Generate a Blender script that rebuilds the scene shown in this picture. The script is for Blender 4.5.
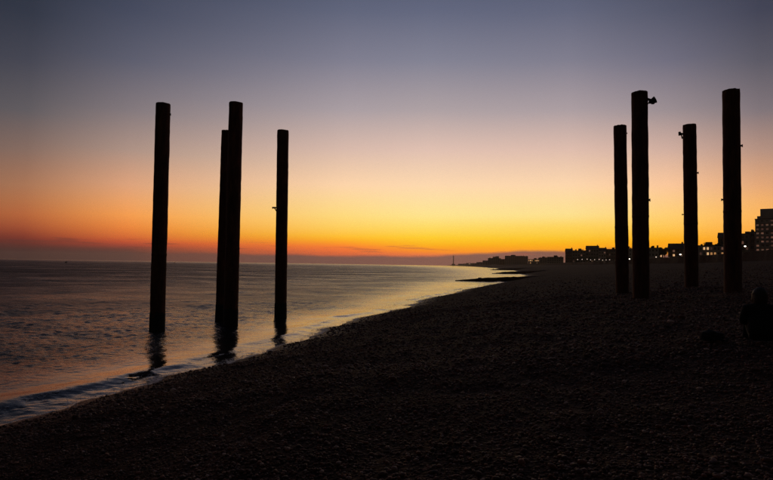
import bpy, bmesh, math, random
import numpy as np
from mathutils import Vector, Matrix

for o in list(bpy.data.objects):
    bpy.data.objects.remove(o, do_unlink=True)
scene = bpy.context.scene
col = scene.collection
R = math.radians
rng = np.random.default_rng(7)
random.seed(7)

# ------------------------------------------------------------------ camera
EYE = 3.0                                   # metres above sea level
cam_d = bpy.data.cameras.new('camera')
cam = bpy.data.objects.new('camera', cam_d)
col.objects.link(cam)
cam_d.sensor_width = 36.0
cam_d.lens = 26.08
cam_d.clip_end = 60000
cam_d.clip_start = 0.05
fw = Vector((0, math.cos(R(2.5)), math.sin(R(2.5))))
rt = Vector((1, 0, 0))
up = rt.cross(fw)
roll = R(0.9)
r2 = rt * math.cos(roll) + up * math.sin(roll)
u2 = up * math.cos(roll) - rt * math.sin(roll)
m = Matrix((r2, u2, -fw)).transposed().to_4x4()
m.translation = Vector((0, 0, EYE))
cam.matrix_world = m
scene.camera = cam

# ------------------------------------------------------------------ view
scene.view_settings.view_transform = 'Standard'
scene.view_settings.look = 'None'
scene.view_settings.exposure = 0.0
scene.view_settings.gamma = 1.0
scene.render.engine = 'CYCLES'
scene.cycles.use_denoising = True
scene.cycles.denoiser = 'OPENIMAGEDENOISE'
scene.cycles.denoising_input_passes = 'RGB_ALBEDO_NORMAL'
scene.cycles.denoising_prefilter = 'NONE'

# ------------------------------------------------------------------ sky
HAZE = 8.0e-5         # per metre
SUN_AZ = 9.0          # degrees to the right of the camera's forward axis
world = bpy.data.worlds.new('World')
scene.world = world
world.use_nodes = True
wt = world.node_tree
wt.nodes.clear()


def lin(c):
    c = c / 255.0
    return c / 12.92 if c <= 0.04045 else ((c + 0.055) / 1.055) ** 2.4


def L3(rgb, k=1.0):
    return (lin(rgb[0]) * k, lin(rgb[1]) * k, lin(rgb[2]) * k, 1.0)


class NT:
    """Tiny helper for wiring shader nodes."""
    def __init__(self, tree):
        self.t = tree

    def n(self, kind, **kw):
        nd = self.t.nodes.new(kind)
        for k, v in kw.items():
            if k == 'inp':
                for ik, iv in v.items():
                    if hasattr(iv, 'is_output') or isinstance(iv, bpy.types.NodeSocket):
                        self.t.links.new(iv, nd.inputs[ik])
                    else:
                        nd.inputs[ik].default_value = iv
            else:
                setattr(nd, k, v)
        return nd

    def math(self, op, a, b=None, c=None, clamp=False):
        nd = self.t.nodes.new('ShaderNodeMath')
        nd.operation = op
        nd.use_clamp = clamp
        for i, v in enumerate((a, b, c)):
            if v is None:
                continue
            if isinstance(v, bpy.types.NodeSocket):
                self.t.links.new(v, nd.inputs[i])
            else:
                nd.inputs[i].default_value = v
        return nd.outputs[0]

    def maprange(self, v, a, b, c=0.0, d=1.0, smooth=False):
        nd = self.t.nodes.new('ShaderNodeMapRange')
        if smooth:
            nd.interpolation_type = 'SMOOTHSTEP'
        self.t.links.new(v, nd.inputs[0])
        for i, q in enumerate((a, b, c, d)):
            nd.inputs[i + 1].default_value = q
        return nd.outputs[0]

    def ramp(self, v, stops, interp='LINEAR'):
        nd = self.t.nodes.new('ShaderNodeValToRGB')
        nd.color_ramp.interpolation = interp
        e = nd.color_ramp.elements
        e[0].position, e[0].color = stops[0]
        e[1].position, e[1].color = stops[-1]
        for p, c in stops[1:-1]:
            q = e.new(p)
            q.color = c
        if v is not None:
            self.t.links.new(v, nd.inputs[0])
        return nd.outputs[0]

    def mix(self, fac, a, b, blend='MIX'):
        nd = self.t.nodes.new('ShaderNodeMix')
        nd.data_type = 'RGBA'
        nd.blend_type = blend
        for i, v in ((0, fac), (6, a), (7, b)):
            if isinstance(v, bpy.types.NodeSocket):
                self.t.links.new(v, nd.inputs[i])
            else:
                nd.inputs[i].default_value = v
        return nd.outputs[2]

    def link(self, a, b):
        self.t.links.new(a, b)


W = NT(wt)
tc = W.n('ShaderNodeTexCoord')
sep = W.n('ShaderNodeSeparateXYZ', inp={0: tc.outputs['Generated']})
dx, dy, dz = sep.outputs
elev = W.math('MULTIPLY', W.math('ARCSINE', dz), 180 / math.pi)            # degrees
azim = W.math('MULTIPLY', W.math('ARCTAN2', dx, dy), 180 / math.pi)        # + is right
rel = W.math('ABSOLUTE', W.math('SUBTRACT', azim, SUN_AZ))
rel = W.math('MINIMUM', rel, W.math('SUBTRACT', 360.0, rel))
t_el = W.math('DIVIDE', W.math('ABSOLUTE', elev), 90.0)

UP = [(45, (43, 46, 61)), (90, (31, 34, 46))]
columns_of_sky = [   # bearing in degrees, then elevation and colour up the sky at that bearing
    (-75, [(0.0, (40, 32, 34)), (1.5, (60, 38, 36)), (4, (92, 60, 48)), (7, (92, 72, 64)), (12, (68, 66, 72)), (20, (42, 47, 60)), (28, (36, 41, 54))]),
    (-43, [(0.0, (42, 33, 35)), (1.3, (66, 38, 37)), (2.7, (100, 54, 43)), (3.76, (116, 70, 50)), (6.33, (112, 85, 70)), (9.3, (92, 80, 78)), (12.6, (70, 69, 76)), (16.7, (51, 54, 65)), (20.6, (40, 44, 56)), (26, (36, 40, 52))]),
    (-33, [(0.0, (54, 38, 38)), (0.5, (56, 38, 38)), (0.9, (72, 40, 38)), (1.3, (94, 44, 38)), (1.87, (122, 51, 39)), (2.7, (158, 77, 48)), (3.76, (180, 100, 58)), (5.0, (178, 112, 72)),
           (6.33, (169, 117, 86)), (9.3, (134, 108, 97)), (12.64, (97, 92, 96)), (16.7, (70, 71, 83)), (20.6, (51, 56, 70)), (26, (43, 48, 62))]),
    (-24.9, [(0.0, (78, 54, 50)), (0.97, (92, 57, 50)), (1.43, (160, 66, 48)), (1.81, (196, 84, 48)), (2.18, (213, 105, 50)), (3.1, (234, 134, 60)), (4.22, (244, 156, 79)), (5.5, (236, 162, 102)),
             (7.0, (222, 163, 124)), (10.2, (174, 146, 133)), (13.8, (131, 121, 125)), (18.2, (93, 94, 110)), (22.4, (70, 75, 94)), (28, (56, 61, 80))]),
    (-4.3, [(0.0, (205, 92, 58)), (0.9, (220, 98, 56)), (1.35, (242, 112, 50)), (1.8, (254, 130, 42)), (2.33, (254, 169, 24)), (2.73, (254, 190, 42)), (3.7, (254, 207, 92)), (4.98, (254, 218, 126)), (6.5, (254, 217, 150)),
            (8.0, (254, 213, 170)), (11.5, (218, 187, 172)), (15.5, (170, 158, 163)), (20.2, (127, 126, 143)), (24.7, (96, 101, 123)), (30, (72, 78, 102))]),
    (4.0, [(0.0, (236, 112, 66)), (1.0, (240, 118, 64)), (1.35, (255, 140, 30)), (1.7, (255, 158, 20)), (2.15, (254, 184, 20)), (2.86, (254, 206, 44)), (4.0, (254, 220, 104)), (5.1, (254, 228, 142)), (6.5, (254, 224, 160)),
           (8.15, (254, 217, 175)), (11.66, (225, 193, 178)), (15.6, (174, 161, 164)), (20.3, (130, 130, 147)), (24.8, (98, 103, 126)), (30, (74, 80, 104))]),
    (18.1, [(0.0, (250, 140, 40)), (1.7, (254, 160, 20)), (2.2, (255, 178, 10)), (2.6, (250, 190, 30)), (2.95, (252, 200, 50)), (4.0, (254, 212, 92)), (5.1, (253, 225, 142)), (6.5, (254, 221, 158)),
            (8.0, (254, 215, 173)), (11.3, (224, 190, 174)), (15.1, (172, 158, 162)), (19.65, (128, 126, 142)), (24, (97, 101, 123)), (30, (70, 76, 100))]),
    (26.8, [(0.0, (248, 140, 24)), (1.8, (252, 158, 16)), (2.55, (254, 172, 18)), (2.91, (254, 184, 42)), (4.01, (255, 201, 92)), (5.0, (255, 206, 116)), (6.2, (254, 205, 138)),
            (7.65, (252, 200, 156)), (10.8, (210, 175, 160)), (14.35, (155, 142, 146)), (18.65, (112, 110, 127)), (22.8, (84, 87, 106)), (29, (62, 66, 86))]),
    (33.8, [(0.0, (240, 125, 28)), (1.8, (246, 140, 30)), (2.83, (252, 163, 50)), (4.7, (253, 182, 92)), (6.0, (244, 178, 108)), (7.25, (228, 168, 121)), (10.2, (182, 146, 130)),
            (13.5, (128, 117, 122)), (17.55, (92, 90, 102)), (21.4, (67, 69, 86)), (27, (52, 56, 74))]),
    (43, [(0.0, (195, 102, 36)), (2.83, (208, 126, 54)), (4.7, (212, 144, 82)), (7.25, (184, 138, 107)), (10.2, (140, 118, 111)), (13.5, (97, 92, 99)), (17.55, (70, 70, 82)), (21.4, (52, 55, 69)), (27, (43, 47, 61))]),
    (62, [(0.0, (84, 56, 46)), (3.0, (120, 78, 58)), (6, (124, 92, 78)), (12, (84, 78, 84)), (20, (52, 56, 70)), (28, (42, 47, 62))]),
]
glow = None
for bearing, stops in columns_of_sky:
    c_b = W.ramp(t_el, [(e / 90.0, L3(c)) for e, c in stops + UP])
    if glow is None:
        glow = c_b
    else:
        glow = W.mix(W.maprange(azim, prev_b, bearing), glow, c_b)
    prev_b = bearing
# low mauve cloud bank along the horizon, its top edge drifting with the bearing
nz = W.n('ShaderNodeTexNoise', noise_dimensions='2D', inp={'Scale': 1.0, 'Detail': 3.0})
cb = W.n('ShaderNodeCombineXYZ', inp={0: W.math('MULTIPLY', azim, 0.16), 1: W.math('MULTIPLY', elev, 0.35), 2: 0.0})
W.link(cb.outputs[0], nz.inputs['Vector'])
top0 = W.ramp(W.maprange(azim, -60, 60), [(0.0, (.9,) * 3 + (1,)), ((60 + 0) / 120, (.80,) * 3 + (1,)), ((60 + 4) / 120, (.92,) * 3 + (1,)), ((60 + 9) / 120, (1.26,) * 3 + (1,)),
                                         ((60 + 14) / 120, (1.56,) * 3 + (1,)), ((60 + 20) / 120, (1.66,) * 3 + (1,)), ((60 + 30) / 120, (1.3,) * 3 + (1,)), (1.0, (1.0,) * 3 + (1,))])
top = W.math('ADD', top0, W.math('MULTIPLY', W.math('SUBTRACT', nz.outputs[0], 0.5), 0.5))
d_bank = W.math('SUBTRACT', top, elev)
m_bank = W.maprange(d_bank, -0.20, 0.20, 0, 1, True)
bank_c = W.mix(W.maprange(rel, 4, 44, 0, 1), L3((118, 82, 78)), L3((64, 48, 45)))
glow = W.mix(W.math('MULTIPLY', m_bank, W.maprange(azim, -30, -12, 0.25, 0.93)), glow, bank_c)
# thin streaks just above the bank
nz2 = W.n('ShaderNodeTexNoise', noise_dimensions='2D', inp={'Scale': 1.0, 'Detail': 2.0})
cb2 = W.n('ShaderNodeCombineXYZ', inp={0: W.math('MULTIPLY', azim, 0.19), 1: W.math('MULTIPLY', elev, 3.4), 2: 0.0})
W.link(cb2.outputs[0], nz2.inputs['Vector'])
st = W.maprange(nz2.outputs[0], 0.56, 0.70, 0, 0.42, True)
st = W.math('MULTIPLY', st, W.maprange(W.math('ABSOLUTE', W.math('SUBTRACT', elev, 1.55)), 0.25, 0.6, 1, 0, True))
glow = W.mix(st, glow, W.mix(W.maprange(rel, 4, 44, 0, 1), L3((170, 84, 62)), L3((70, 48, 44))))
# clear dusk sky away from the afterglow
sky = W.n('ShaderNodeTexSky', sky_type='NISHITA', sun_disc=False)
sky.sun_elevation = R(0.3)
sky.sun_rotation = R(SUN_AZ)
nish = W.n('ShaderNodeVectorMath', operation='SCALE', inp={0: sky.outputs[0], 'Scale': 0.03})
away = W.math('MULTIPLY', W.maprange(rel, 55, 120, 0, 1, True), W.maprange(elev, 88, 70, 0, 1, True))
full = W.mix(away, glow, nish.outputs[0])
bg = W.n('ShaderNodeBackground', inp={0: full, 1: W.math('ADD', 1.02, W.math('MULTIPLY', 0.26, W.math('EXPONENT', W.math('DIVIDE', W.math('ABSOLUTE', elev), -3.0))))})
wo = W.n('ShaderNodeOutputWorld', inp={0: bg.outputs[0]})

# the sun has gone under the horizon: only a faint warm wash comes from its side
sun_d = bpy.data.lights.new('sun', 'SUN')
sun_d.energy = 0.004
sun_d.angle = R(15)
sun_d.color = (1.0, 0.62, 0.35)
sun = bpy.data.objects.new('sun', sun_d)
col.objects.link(sun)
sdir = Vector((math.sin(R(SUN_AZ)) * math.cos(R(3)), math.cos(R(SUN_AZ)) * math.cos(R(3)), math.sin(R(3))))
sun.rotation_euler = (-sdir).to_track_quat('-Z', 'Y').to_euler()
sun.location = (0, 0, 80)


# ------------------------------------------------------------------ materials
def mat(name):
    mt = bpy.data.materials.new(name)
    mt.use_nodes = True
    mt.node_tree.nodes.clear()
    n = NT(mt.node_tree)
    out = n.n('ShaderNodeOutputMaterial')
    p = n.n('ShaderNodeBsdfPrincipled')
    n.link(p.outputs[0], out.inputs[0])
    return mt, n, p, out


def simple(name, c1, c2, scale=3.0, rough=0.8, bump=0.0, bscale=None, metal=0.0):
    mt, n, p, out = mat(name)
    t = n.n('ShaderNodeTexCoord')
    nzz = n.n('ShaderNodeTexNoise', inp={'Vector': t.outputs['Object'], 'Scale': scale, 'Detail': 5.0})
    n.link(n.ramp(nzz.outputs[0], [(0.3, c1 + (1,)), (0.7, c2 + (1,))]), p.inputs['Base Color'])
    p.inputs['Roughness'].default_value = rough
    p.inputs['Metallic'].default_value = metal
    if bump:
        b = n.n('ShaderNodeTexNoise', inp={'Vector': t.outputs['Object'], 'Scale': bscale or scale * 4, 'Detail': 6.0})
        bn = n.n('ShaderNodeBump', inp={'Strength': 1.0, 'Distance': bump, 'Height': b.outputs[0]})
        n.link(bn.outputs[0], p.inputs['Normal'])
    return mt


def glowmat(name, rgb, strength, base=(0.5, 0.45, 0.4)):
    mt, n, p, out = mat(name)
    p.inputs['Base Color'].default_value = base + (1,)
    p.inputs['Emission Color'].default_value = rgb + (1,)
    p.inputs['Emission Strength'].default_value = strength
    return mt


M = {}
# shingle ground
mt, n, p, out = mat('shingle_ground')
geo = n.n('ShaderNodeNewGeometry')
vor = n.n('ShaderNodeTexVoronoi', inp={'Vector': geo.outputs['Position'], 'Scale': 22.0})
big = n.n('ShaderNodeTexNoise', inp={'Vector': geo.outputs['Position'], 'Scale': 0.5, 'Detail': 4.0})
sp = n.n('ShaderNodeSeparateColor', inp={0: vor.outputs['Color']})
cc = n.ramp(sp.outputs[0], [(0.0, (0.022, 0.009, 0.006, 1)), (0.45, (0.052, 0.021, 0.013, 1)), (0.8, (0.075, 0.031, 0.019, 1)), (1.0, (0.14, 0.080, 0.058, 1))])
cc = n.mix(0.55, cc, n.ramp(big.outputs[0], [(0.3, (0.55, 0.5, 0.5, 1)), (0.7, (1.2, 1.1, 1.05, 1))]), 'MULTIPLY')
at = n.n('ShaderNodeAttribute', attribute_name='wet')
cc = n.mix(n.math('MULTIPLY', at.outputs['Fac'], 0.6), cc, (0.012, 0.009, 0.009, 1))
n.link(cc, p.inputs['Base Color'])
n.link(n.maprange(at.outputs['Fac'], 0, 1, 0.85, 0.38), p.inputs['Roughness'])
p.inputs['Specular IOR Level'].default_value = 0.08
vb = n.n('ShaderNodeTexVoronoi', inp={'Vector': geo.outputs['Position'], 'Scale': 22.0})
b1 = n.n('ShaderNodeBump', inp={'Strength': 0.9, 'Distance': 0.03, 'Height': n.math('SUBTRACT', 1.0, vb.outputs['Distance'])})
n2 = n.n('ShaderNodeTexNoise', inp={'Vector': geo.outputs['Position'], 'Scale': 2.2, 'Detail': 6.0})
b2 = n.n('ShaderNodeBump', inp={'Strength': 1.0, 'Distance': 0.14, 'Height': n2.outputs[0], 'Normal': b1.outputs[0]})
n.link(b2.outputs[0], p.inputs['Normal'])
M['shingle'] = mt

mt, n, p, out = mat('pebble')
at = n.n('ShaderNodeAttribute', attribute_name='tint')
geo = n.n('ShaderNodeNewGeometry')
v = n.n('ShaderNodeTexNoise', inp={'Vector': geo.outputs['Position'], 'Scale': 60.0, 'Detail': 3.0})
n.link(n.mix(0.5, at.outputs['Color'], n.ramp(v.outputs[0], [(0.3, (0.5, 0.5, 0.5, 1)), (0.75, (1.3, 1.3, 1.3, 1))]), 'MULTIPLY'), p.inputs['Base Color'])
p.inputs['Roughness'].default_value = 0.62
p.inputs['Specular IOR Level'].default_value = 0.35
M['pebble'] = mt

# sea
mt, n, p, out = mat('sea_water')
geo = n.n('ShaderNodeNewGeometry')
mp = n.n('ShaderNodeMapping', inp={'Vector': geo.outputs['Position']})
mp.inputs['Rotation'].default_value = (0, 0, R(25))
mp.inputs['Scale'].default_value = (1.0, 2.0, 1.0)
mp2 = n.n('ShaderNodeMapping', inp={'Vector': geo.outputs['Position']})
mp2.inputs['Rotation'].default_value = (0, 0, R(-18))
mp2.inputs['Scale'].default_value = (1.0, 1.5, 1.0)
a2 = n.n('ShaderNodeTexNoise', inp={'Vector': mp2.outputs[0], 'Scale': 3.6, 'Detail': 4.0, 'Roughness': 0.6})
# wind patches: rougher and calmer areas
a3 = n.n('ShaderNodeTexNoise', inp={'Vector': mp.outputs[0], 'Scale': 0.03, 'Detail': 10.0, 'Roughness': 0.72})
calm = n.maprange(a3.outputs[0], 0.38, 0.62, 0.55, 1.2)
at = n.n('ShaderNodeAttribute', attribute_name='shelter')
ar = n.n('ShaderNodeAttribute', attribute_name='ripple')
amp = n.math('MULTIPLY', calm, n.maprange(at.outputs['Fac'], 0, 1, 1.0, 0.16))
a1 = n.n('ShaderNodeTexNoise', inp={'Vector': mp.outputs[0], 'Scale': 1.1, 'Detail': 5.0, 'Roughness': 0.65})
b1 = n.n('ShaderNodeBump', inp={'Strength': 1.0, 'Distance': 0.36, 'Height': n.math('MULTIPLY', a1.outputs[0], n.math('MULTIPLY', amp, n.math('MULTIPLY', ar.outputs['Fac'], 1.2)))})
b2 = n.n('ShaderNodeBump', inp={'Strength': 1.0, 'Distance': 0.085, 'Height': n.math('MULTIPLY', a2.outputs[0], amp), 'Normal': b1.outputs[0]})
n.link(b2.outputs[0], p.inputs['Normal'])
# ripples too fine for the mesh spread the reflection like a rougher surface
n.link(n.math('MULTIPLY', n.math('SUBTRACT', n.maprange(ar.outputs['Fac'], 0, 1.4, 0.16, 0.56), n.math('MULTIPLY', at.outputs['Fac'], 0.05)), n.maprange(a3.outputs[0], 0.34, 0.62, 0.55, 1.22)), p.inputs['Roughness'])
p.inputs['Base Color'].default_value = (0.012, 0.016, 0.018, 1)
p.inputs['IOR'].default_value = 1.333
M['water'] = mt

mt, n, p, out = mat('sea_foam')
geo = n.n('ShaderNodeNewGeometry')
at = n.n('ShaderNodeAttribute', attribute_name='cover')
f1 = n.n('ShaderNodeTexNoise', inp={'Vector': geo.outputs['Position'], 'Scale': 6.5, 'Detail': 8.0, 'Roughness': 0.72, 'Distortion': 0.8})
f2 = n.n('ShaderNodeTexVoronoi', feature='DISTANCE_TO_EDGE', inp={'Vector': geo.outputs['Position'], 'Scale': 9.0})
lace = n.math('ADD', n.maprange(f1.outputs[0], 0.25, 0.75, 0.05, 0.95), n.math('MULTIPLY', n.maprange(f2.outputs['Distance'], 0.0, 0.12, 0.12, -0.10), 1.0))
al = n.math('ADD', lace, n.math('SUBTRACT', at.outputs['Fac'], 1.0))
al = n.maprange(al, 0.06, 0.27, 0, 0.92, True)
p.inputs['Base Color'].default_value = (0.88, 0.85, 0.86, 1)
p.inputs['Roughness'].default_value = 0.55
n.link(al, p.inputs['Alpha'])
fb = n.n('ShaderNodeBump', inp={'Strength': 0.8, 'Distance': 0.03, 'Height': f1.outputs[0]})
n.link(fb.outputs[0], p.inputs['Normal'])
M['foam'] = mt

# rusted cast iron
mt, n, p, out = mat('rusted_iron')
t = n.n('ShaderNodeTexCoord')
mpp = n.n('ShaderNodeMapping', inp={'Vector': t.outputs['Object']})
mpp.inputs['Scale'].default_value = (1, 1, 0.22)
k1 = n.n('ShaderNodeTexNoise', inp={'Vector': mpp.outputs[0], 'Scale': 5.0, 'Detail': 8.0, 'Roughness': 0.65})
k2 = n.n('ShaderNodeTexNoise', inp={'Vector': t.outputs['Object'], 'Scale': 28.0, 'Detail': 5.0})
cc = n.ramp(k1.outputs[0], [(0.3, (0.055, 0.024, 0.019, 1)), (0.5, (0.13, 0.048, 0.030, 1)), (0.72, (0.25, 0.088, 0.045, 1))])
n.link(cc, p.inputs['Base Color'])
p.inputs['Roughness'].default_value = 0.75
p.inputs['Specular IOR Level'].default_value = 0.3
bb = n.n('ShaderNodeBump', inp={'Strength': 1.0, 'Distance': 0.025, 'Height': k2.outputs[0]})
n.link(bb.outputs[0], p.inputs['Normal'])
M['rust'] = mt

M['growth'] = simple('weed_and_barnacle', (0.012, 0.014, 0.008), (0.05, 0.045, 0.035), 14, 0.8, 0.02, 40)
M['concrete'] = simple('old_concrete', (0.07, 0.062, 0.055), (0.15, 0.135, 0.12), 2.5, 0.9, 0.03, 9)
M['iron'] = simple('dark_ironwork', (0.015, 0.014, 0.014), (0.03, 0.026, 0.024), 8, 0.6, 0.004, 40, 0.4)
M['promenade'] = simple('promenade_paving', (0.03, 0.026, 0.024), (0.05, 0.045, 0.04), 0.4, 0.9)
M['wall_grey'] = simple('grey_render', (0.24, 0.20, 0.18), (0.34, 0.29, 0.26), 0.3, 0.9)
M['wall_pale'] = simple('pale_render', (0.42, 0.36, 0.32), (0.55, 0.48, 0.43), 0.3, 0.85)
M['wall_brown'] = simple('brown_brick', (0.17, 0.10, 0.075), (0.25, 0.15, 0.11), 0.6, 0.9)
M['roof'] = simple('slate_roof', (0.03, 0.03, 0.034), (0.06, 0.058, 0.06), 1.0, 0.8)
M['bark'] = simple('bark', (0.03, 0.022, 0.017), (0.06, 0.045, 0.034), 6, 0.9, 0.02)
M['leaf'] = simple('leaf', (0.03, 0.042, 0.018), (0.06, 0.075, 0.03), 1.5, 0.7)
M['cloth_dark'] = simple('dark_wool', (0.010, 0.010, 0.012), (0.020, 0.019, 0.022), 30, 0.95, 0.003, 90)
M['denim'] = simple('dark_denim', (0.012, 0.014, 0.022), (0.024, 0.028, 0.04), 30, 0.9, 0.002, 120)
M['hair'] = simple('brown_hair', (0.018, 0.011, 0.008), (0.045, 0.028, 0.018), 40, 0.6, 0.004, 80)
M['skin'] = simple('skin', (0.35, 0.20, 0.15), (0.42, 0.25, 0.19), 10, 0.55)
M['canvas'] = simple('black_canvas', (0.010, 0.010, 0.011), (0.022, 0.020, 0.020), 25, 0.9, 0.004, 60)
M['strap'] = simple('black_webbing', (0.014, 0.014, 0.014), (0.025, 0.024, 0.024), 40, 0.85)
mt, n, p, out = mat('window_glass')
p.inputs['Base Color'].default_value = (0.02, 0.022, 0.026, 1)
p.inputs['Roughness'].default_value = 0.08
M['glass'] = mt
M['lit_warm'] = glowmat('lit_window_warm', (1.0, 0.46, 0.16), 0.5)
M['lit_dim'] = glowmat('lit_window_dim', (1.0, 0.46, 0.30), 0.13)
M['lit_faint'] = glowmat('lit_window_faint', (1.0, 0.42, 0.28), 0.05)
M['lit_soft'] = glowmat('lit_window_soft', (1.0, 0.52, 0.34), 0.085)
M['lit_bright'] = glowmat('lit_window_bright', (1.0, 0.58, 0.27), 0.9)
M['lamp_white'] = glowmat('lamp_white', (1.0, 0.86, 0.68), 7.0)
M['lamp_soft'] = glowmat('lamp_soft', (1.0, 0.78, 0.60), 1.3)
M['frame'] = simple('painted_frame', (0.35, 0.34, 0.33), (0.45, 0.44, 0.42), 2, 0.6)


# ------------------------------------------------------------------ mesh helpers
def mesh_np(name, V, F, smooth=False, mats=None):
    V = np.asarray(V, np.float32)
    F = np.asarray(F, np.int32)
    me = bpy.data.meshes.new(name)
    k = F.shape[1]
    me.vertices.add(len(V))
    me.vertices.foreach_set('co', V.ravel())
    me.loops.add(F.size)
    me.loops.foreach_set('vertex_index', F.ravel())
    me.polygons.add(len(F))
    me.polygons.foreach_set('loop_start', np.arange(0, F.size, k, dtype=np.int32))
    me.polygons.foreach_set('loop_total', np.full(len(F), k, np.int32))
    if smooth:
        me.polygons.foreach_set('use_smooth', np.ones(len(F), bool))
    me.update(calc_edges=True)
    me.validate()
    if mats:
        me.materials.append(mats)
    return me


def link(name, me, parent=None, loc=None):
    o = bpy.data.objects.new(name, me)
    col.objects.link(o)
    if parent is not None:
        o.parent = parent
    if loc is not None:
        o.location = loc
    return o


def tag(o, label=None, cat=None, group=None, kind=None):
    if label:
        o['label'] = label
    if cat:
        o['category'] = cat
    if group:
        o['group'] = group
    if kind:
        o['kind'] = kind
    return o


def empty(name, loc=(0, 0, 0), rz=0.0, **kw):
    o = bpy.data.objects.new(name, None)
    col.objects.link(o)
    o.location = loc
    o.rotation_euler = (0, 0, rz)
    return tag(o, **kw)


def grid_faces(nr, nc):
    i, j = np.meshgrid(np.arange(nr - 1), np.arange(nc - 1), indexing='ij')
    a = (i * nc + j).ravel()
    return np.stack([a, a + 1, a + nc + 1, a + nc], 1)


def bm_box(bm, c, s, rz=0.0, bev=0.0):
    ret = bmesh.ops.create_cube(bm, size=1.0)
    vs = ret['verts']
    mtx = Matrix.Translation(Vector(c)) @ Matrix.Rotation(rz, 4, 'Z') @ Matrix.Diagonal((s[0], s[1], s[2], 1))
    bmesh.ops.transform(bm, matrix=mtx, verts=vs)
    if bev:
        es = list({e for v in vs for e in v.link_edges})
        bmesh.ops.bevel(bm, geom=es, offset=bev, segments=1, affect='EDGES', profile=0.5)
    return vs


def bm_tube(bm, a, b, ra, rb, seg=10, caps=True):
    a, b = Vector(a), Vector(b)
    d = b - a
    ret = bmesh.ops.create_cone(bm, cap_ends=caps, segments=seg, radius1=ra, radius2=rb, depth=d.length)
    q = d.to_track_quat('Z', 'Y').to_matrix().to_4x4()
    bmesh.ops.transform(bm, matrix=Matrix.Translation((a + b) / 2) @ q, verts=ret['verts'])


def bm_lathe(bm, prof, seg=32, wob=0.0, close=False):
    rings = []
    for (r, z) in prof:
        ring = []
        for k in range(seg):
            a = 2 * math.pi * k / seg
            rr = r * (1 + wob * (random.random() - 0.5))
            ring.append(bm.verts.new((rr * math.cos(a), rr * math.sin(a), z)))
        rings.append(ring)
    for q in range(len(rings) - 1):
        for k in range(seg):
            bm.faces.new((rings[q][k], rings[q][(k + 1) % seg], rings[q + 1][(k + 1) % seg], rings[q + 1][k]))
    if close:
        bm.faces.new(rings[-1])
        bm.faces.new(list(reversed(rings[0])))


def bm_mesh(name, bm, material, smooth=False):
    me = bpy.data.meshes.new(name)
    bmesh.ops.recalc_face_normals(bm, faces=bm.faces)
    bm.to_mesh(me)
    bm.free()
    if smooth:
        for pl in me.polygons:
            pl.use_smooth = True
    me.materials.append(material)
    return me


def part(name, parent, material, build, smooth=False, loc=None):
    bm = bmesh.new()
    build(bm)
    return link(name, bm_mesh(name, bm, material, smooth), parent, loc)


# ------------------------------------------------------------------ terrain shape
SH = np.array([(-10.5, -70), (-9.2, -30), (-7.4, 0), (-6.55, 9.7), (-6.1, 12.1), (-5.6, 14), (-4.75, 17.4), (-3.8, 20.4), (-2.1, 26.7), (0, 34.9),
               (3.9, 49), (13.2, 78.7), (21.5, 102), (30, 127), (41, 162), (52, 212), (78, 330), (126, 600), (210, 1200), (330, 2200), (480, 3900), (700, 6400), (760, 7200)], float)


def _hermite(x, xs, ys):
    d = np.diff(ys) / np.diff(xs)
    mm = np.concatenate([[d[0]], (d[:-1] + d[1:]) / 2, [d[-1]]])
    x = np.clip(x, xs[0], xs[-1])
    i = np.clip(np.searchsorted(xs, x) - 1, 0, len(xs) - 2)
    h = xs[i + 1] - xs[i]
    t = (x - xs[i]) / h
    return ((2 * t**3 - 3 * t**2 + 1) * ys[i] + (t**3 - 2 * t**2 + t) * h * mm[i] + (-2 * t**3 + 3 * t**2) * ys[i + 1] + (t**3 - t**2) * h * mm[i + 1])


def shore_x(Y):
    Y = np.asarray(Y, float)
    w = 0.16 * np.sin(Y * 1.15 + 0.4) + 0.10 * np.sin(Y * 2.3 + 1.9) + 0.05 * np.sin(Y * 5.1) + 0.35 * np.sin(Y * 0.31 + 2.0)
    return _hermite(Y, SH[:, 1], SH[:, 0]) + w * np.clip(Y / 12, 0.2, 1.0)


def sdist(X, Y):
    return (np.asarray(X, float) - shore_x(Y)) * 0.965


_perm = rng.random((256, 256))


def vnoise(x, y):
    xi, yi = np.floor(x).astype(int), np.floor(y).astype(int)
    u, v = x - xi, y - yi
    u, v = u * u * (3 - 2 * u), v * v * (3 - 2 * v)
    g = lambda a, b: _perm[a % 256, b % 256]
    return (g(xi, yi) * (1 - u) + g(xi + 1, yi) * u) * (1 - v) + (g(xi, yi + 1) * (1 - u) + g(xi + 1, yi + 1) * u) * v - 0.5


BS = np.array([-400, -60, -20, -6, -2, 0, 1.5, 4, 7.4, 10, 13, 16.4, 25, 35, 45, 50])
BZ = np.array([-12, -4, -1.9, -0.75, -0.30, 0.02, 0.30, 0.76, 1.33, 1.60, 1.80, 2.15, 2.9, 3.7, 4.6, 5.0])
PROM = 7.2


def beach_z(X, Y):
    X, Y = np.asarray(X, float), np.asarray(Y, float)
    s = sdist(X, Y)
    z = np.interp(s, BS, BZ)
    a = np.clip(s / 3, 0, 1)
    z = z + a * (0.16 * vnoise(X * 0.22 + 9, Y * 0.16) + 0.09 * vnoise(X * 0.7, Y * 0.55) + 0.06 * vnoise(X * 2.1, Y * 1.9))
    # low storm ridges running with the shore
    z = z + 0.09 * np.exp(-((s - 5.2 - 0.6 * np.sin(Y * 0.21)) / 0.6) ** 2) + 0.06 * np.exp(-((s - 11.5 - 0.9 * np.sin(Y * 0.13)) / 0.9) ** 2)
    return z


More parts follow.
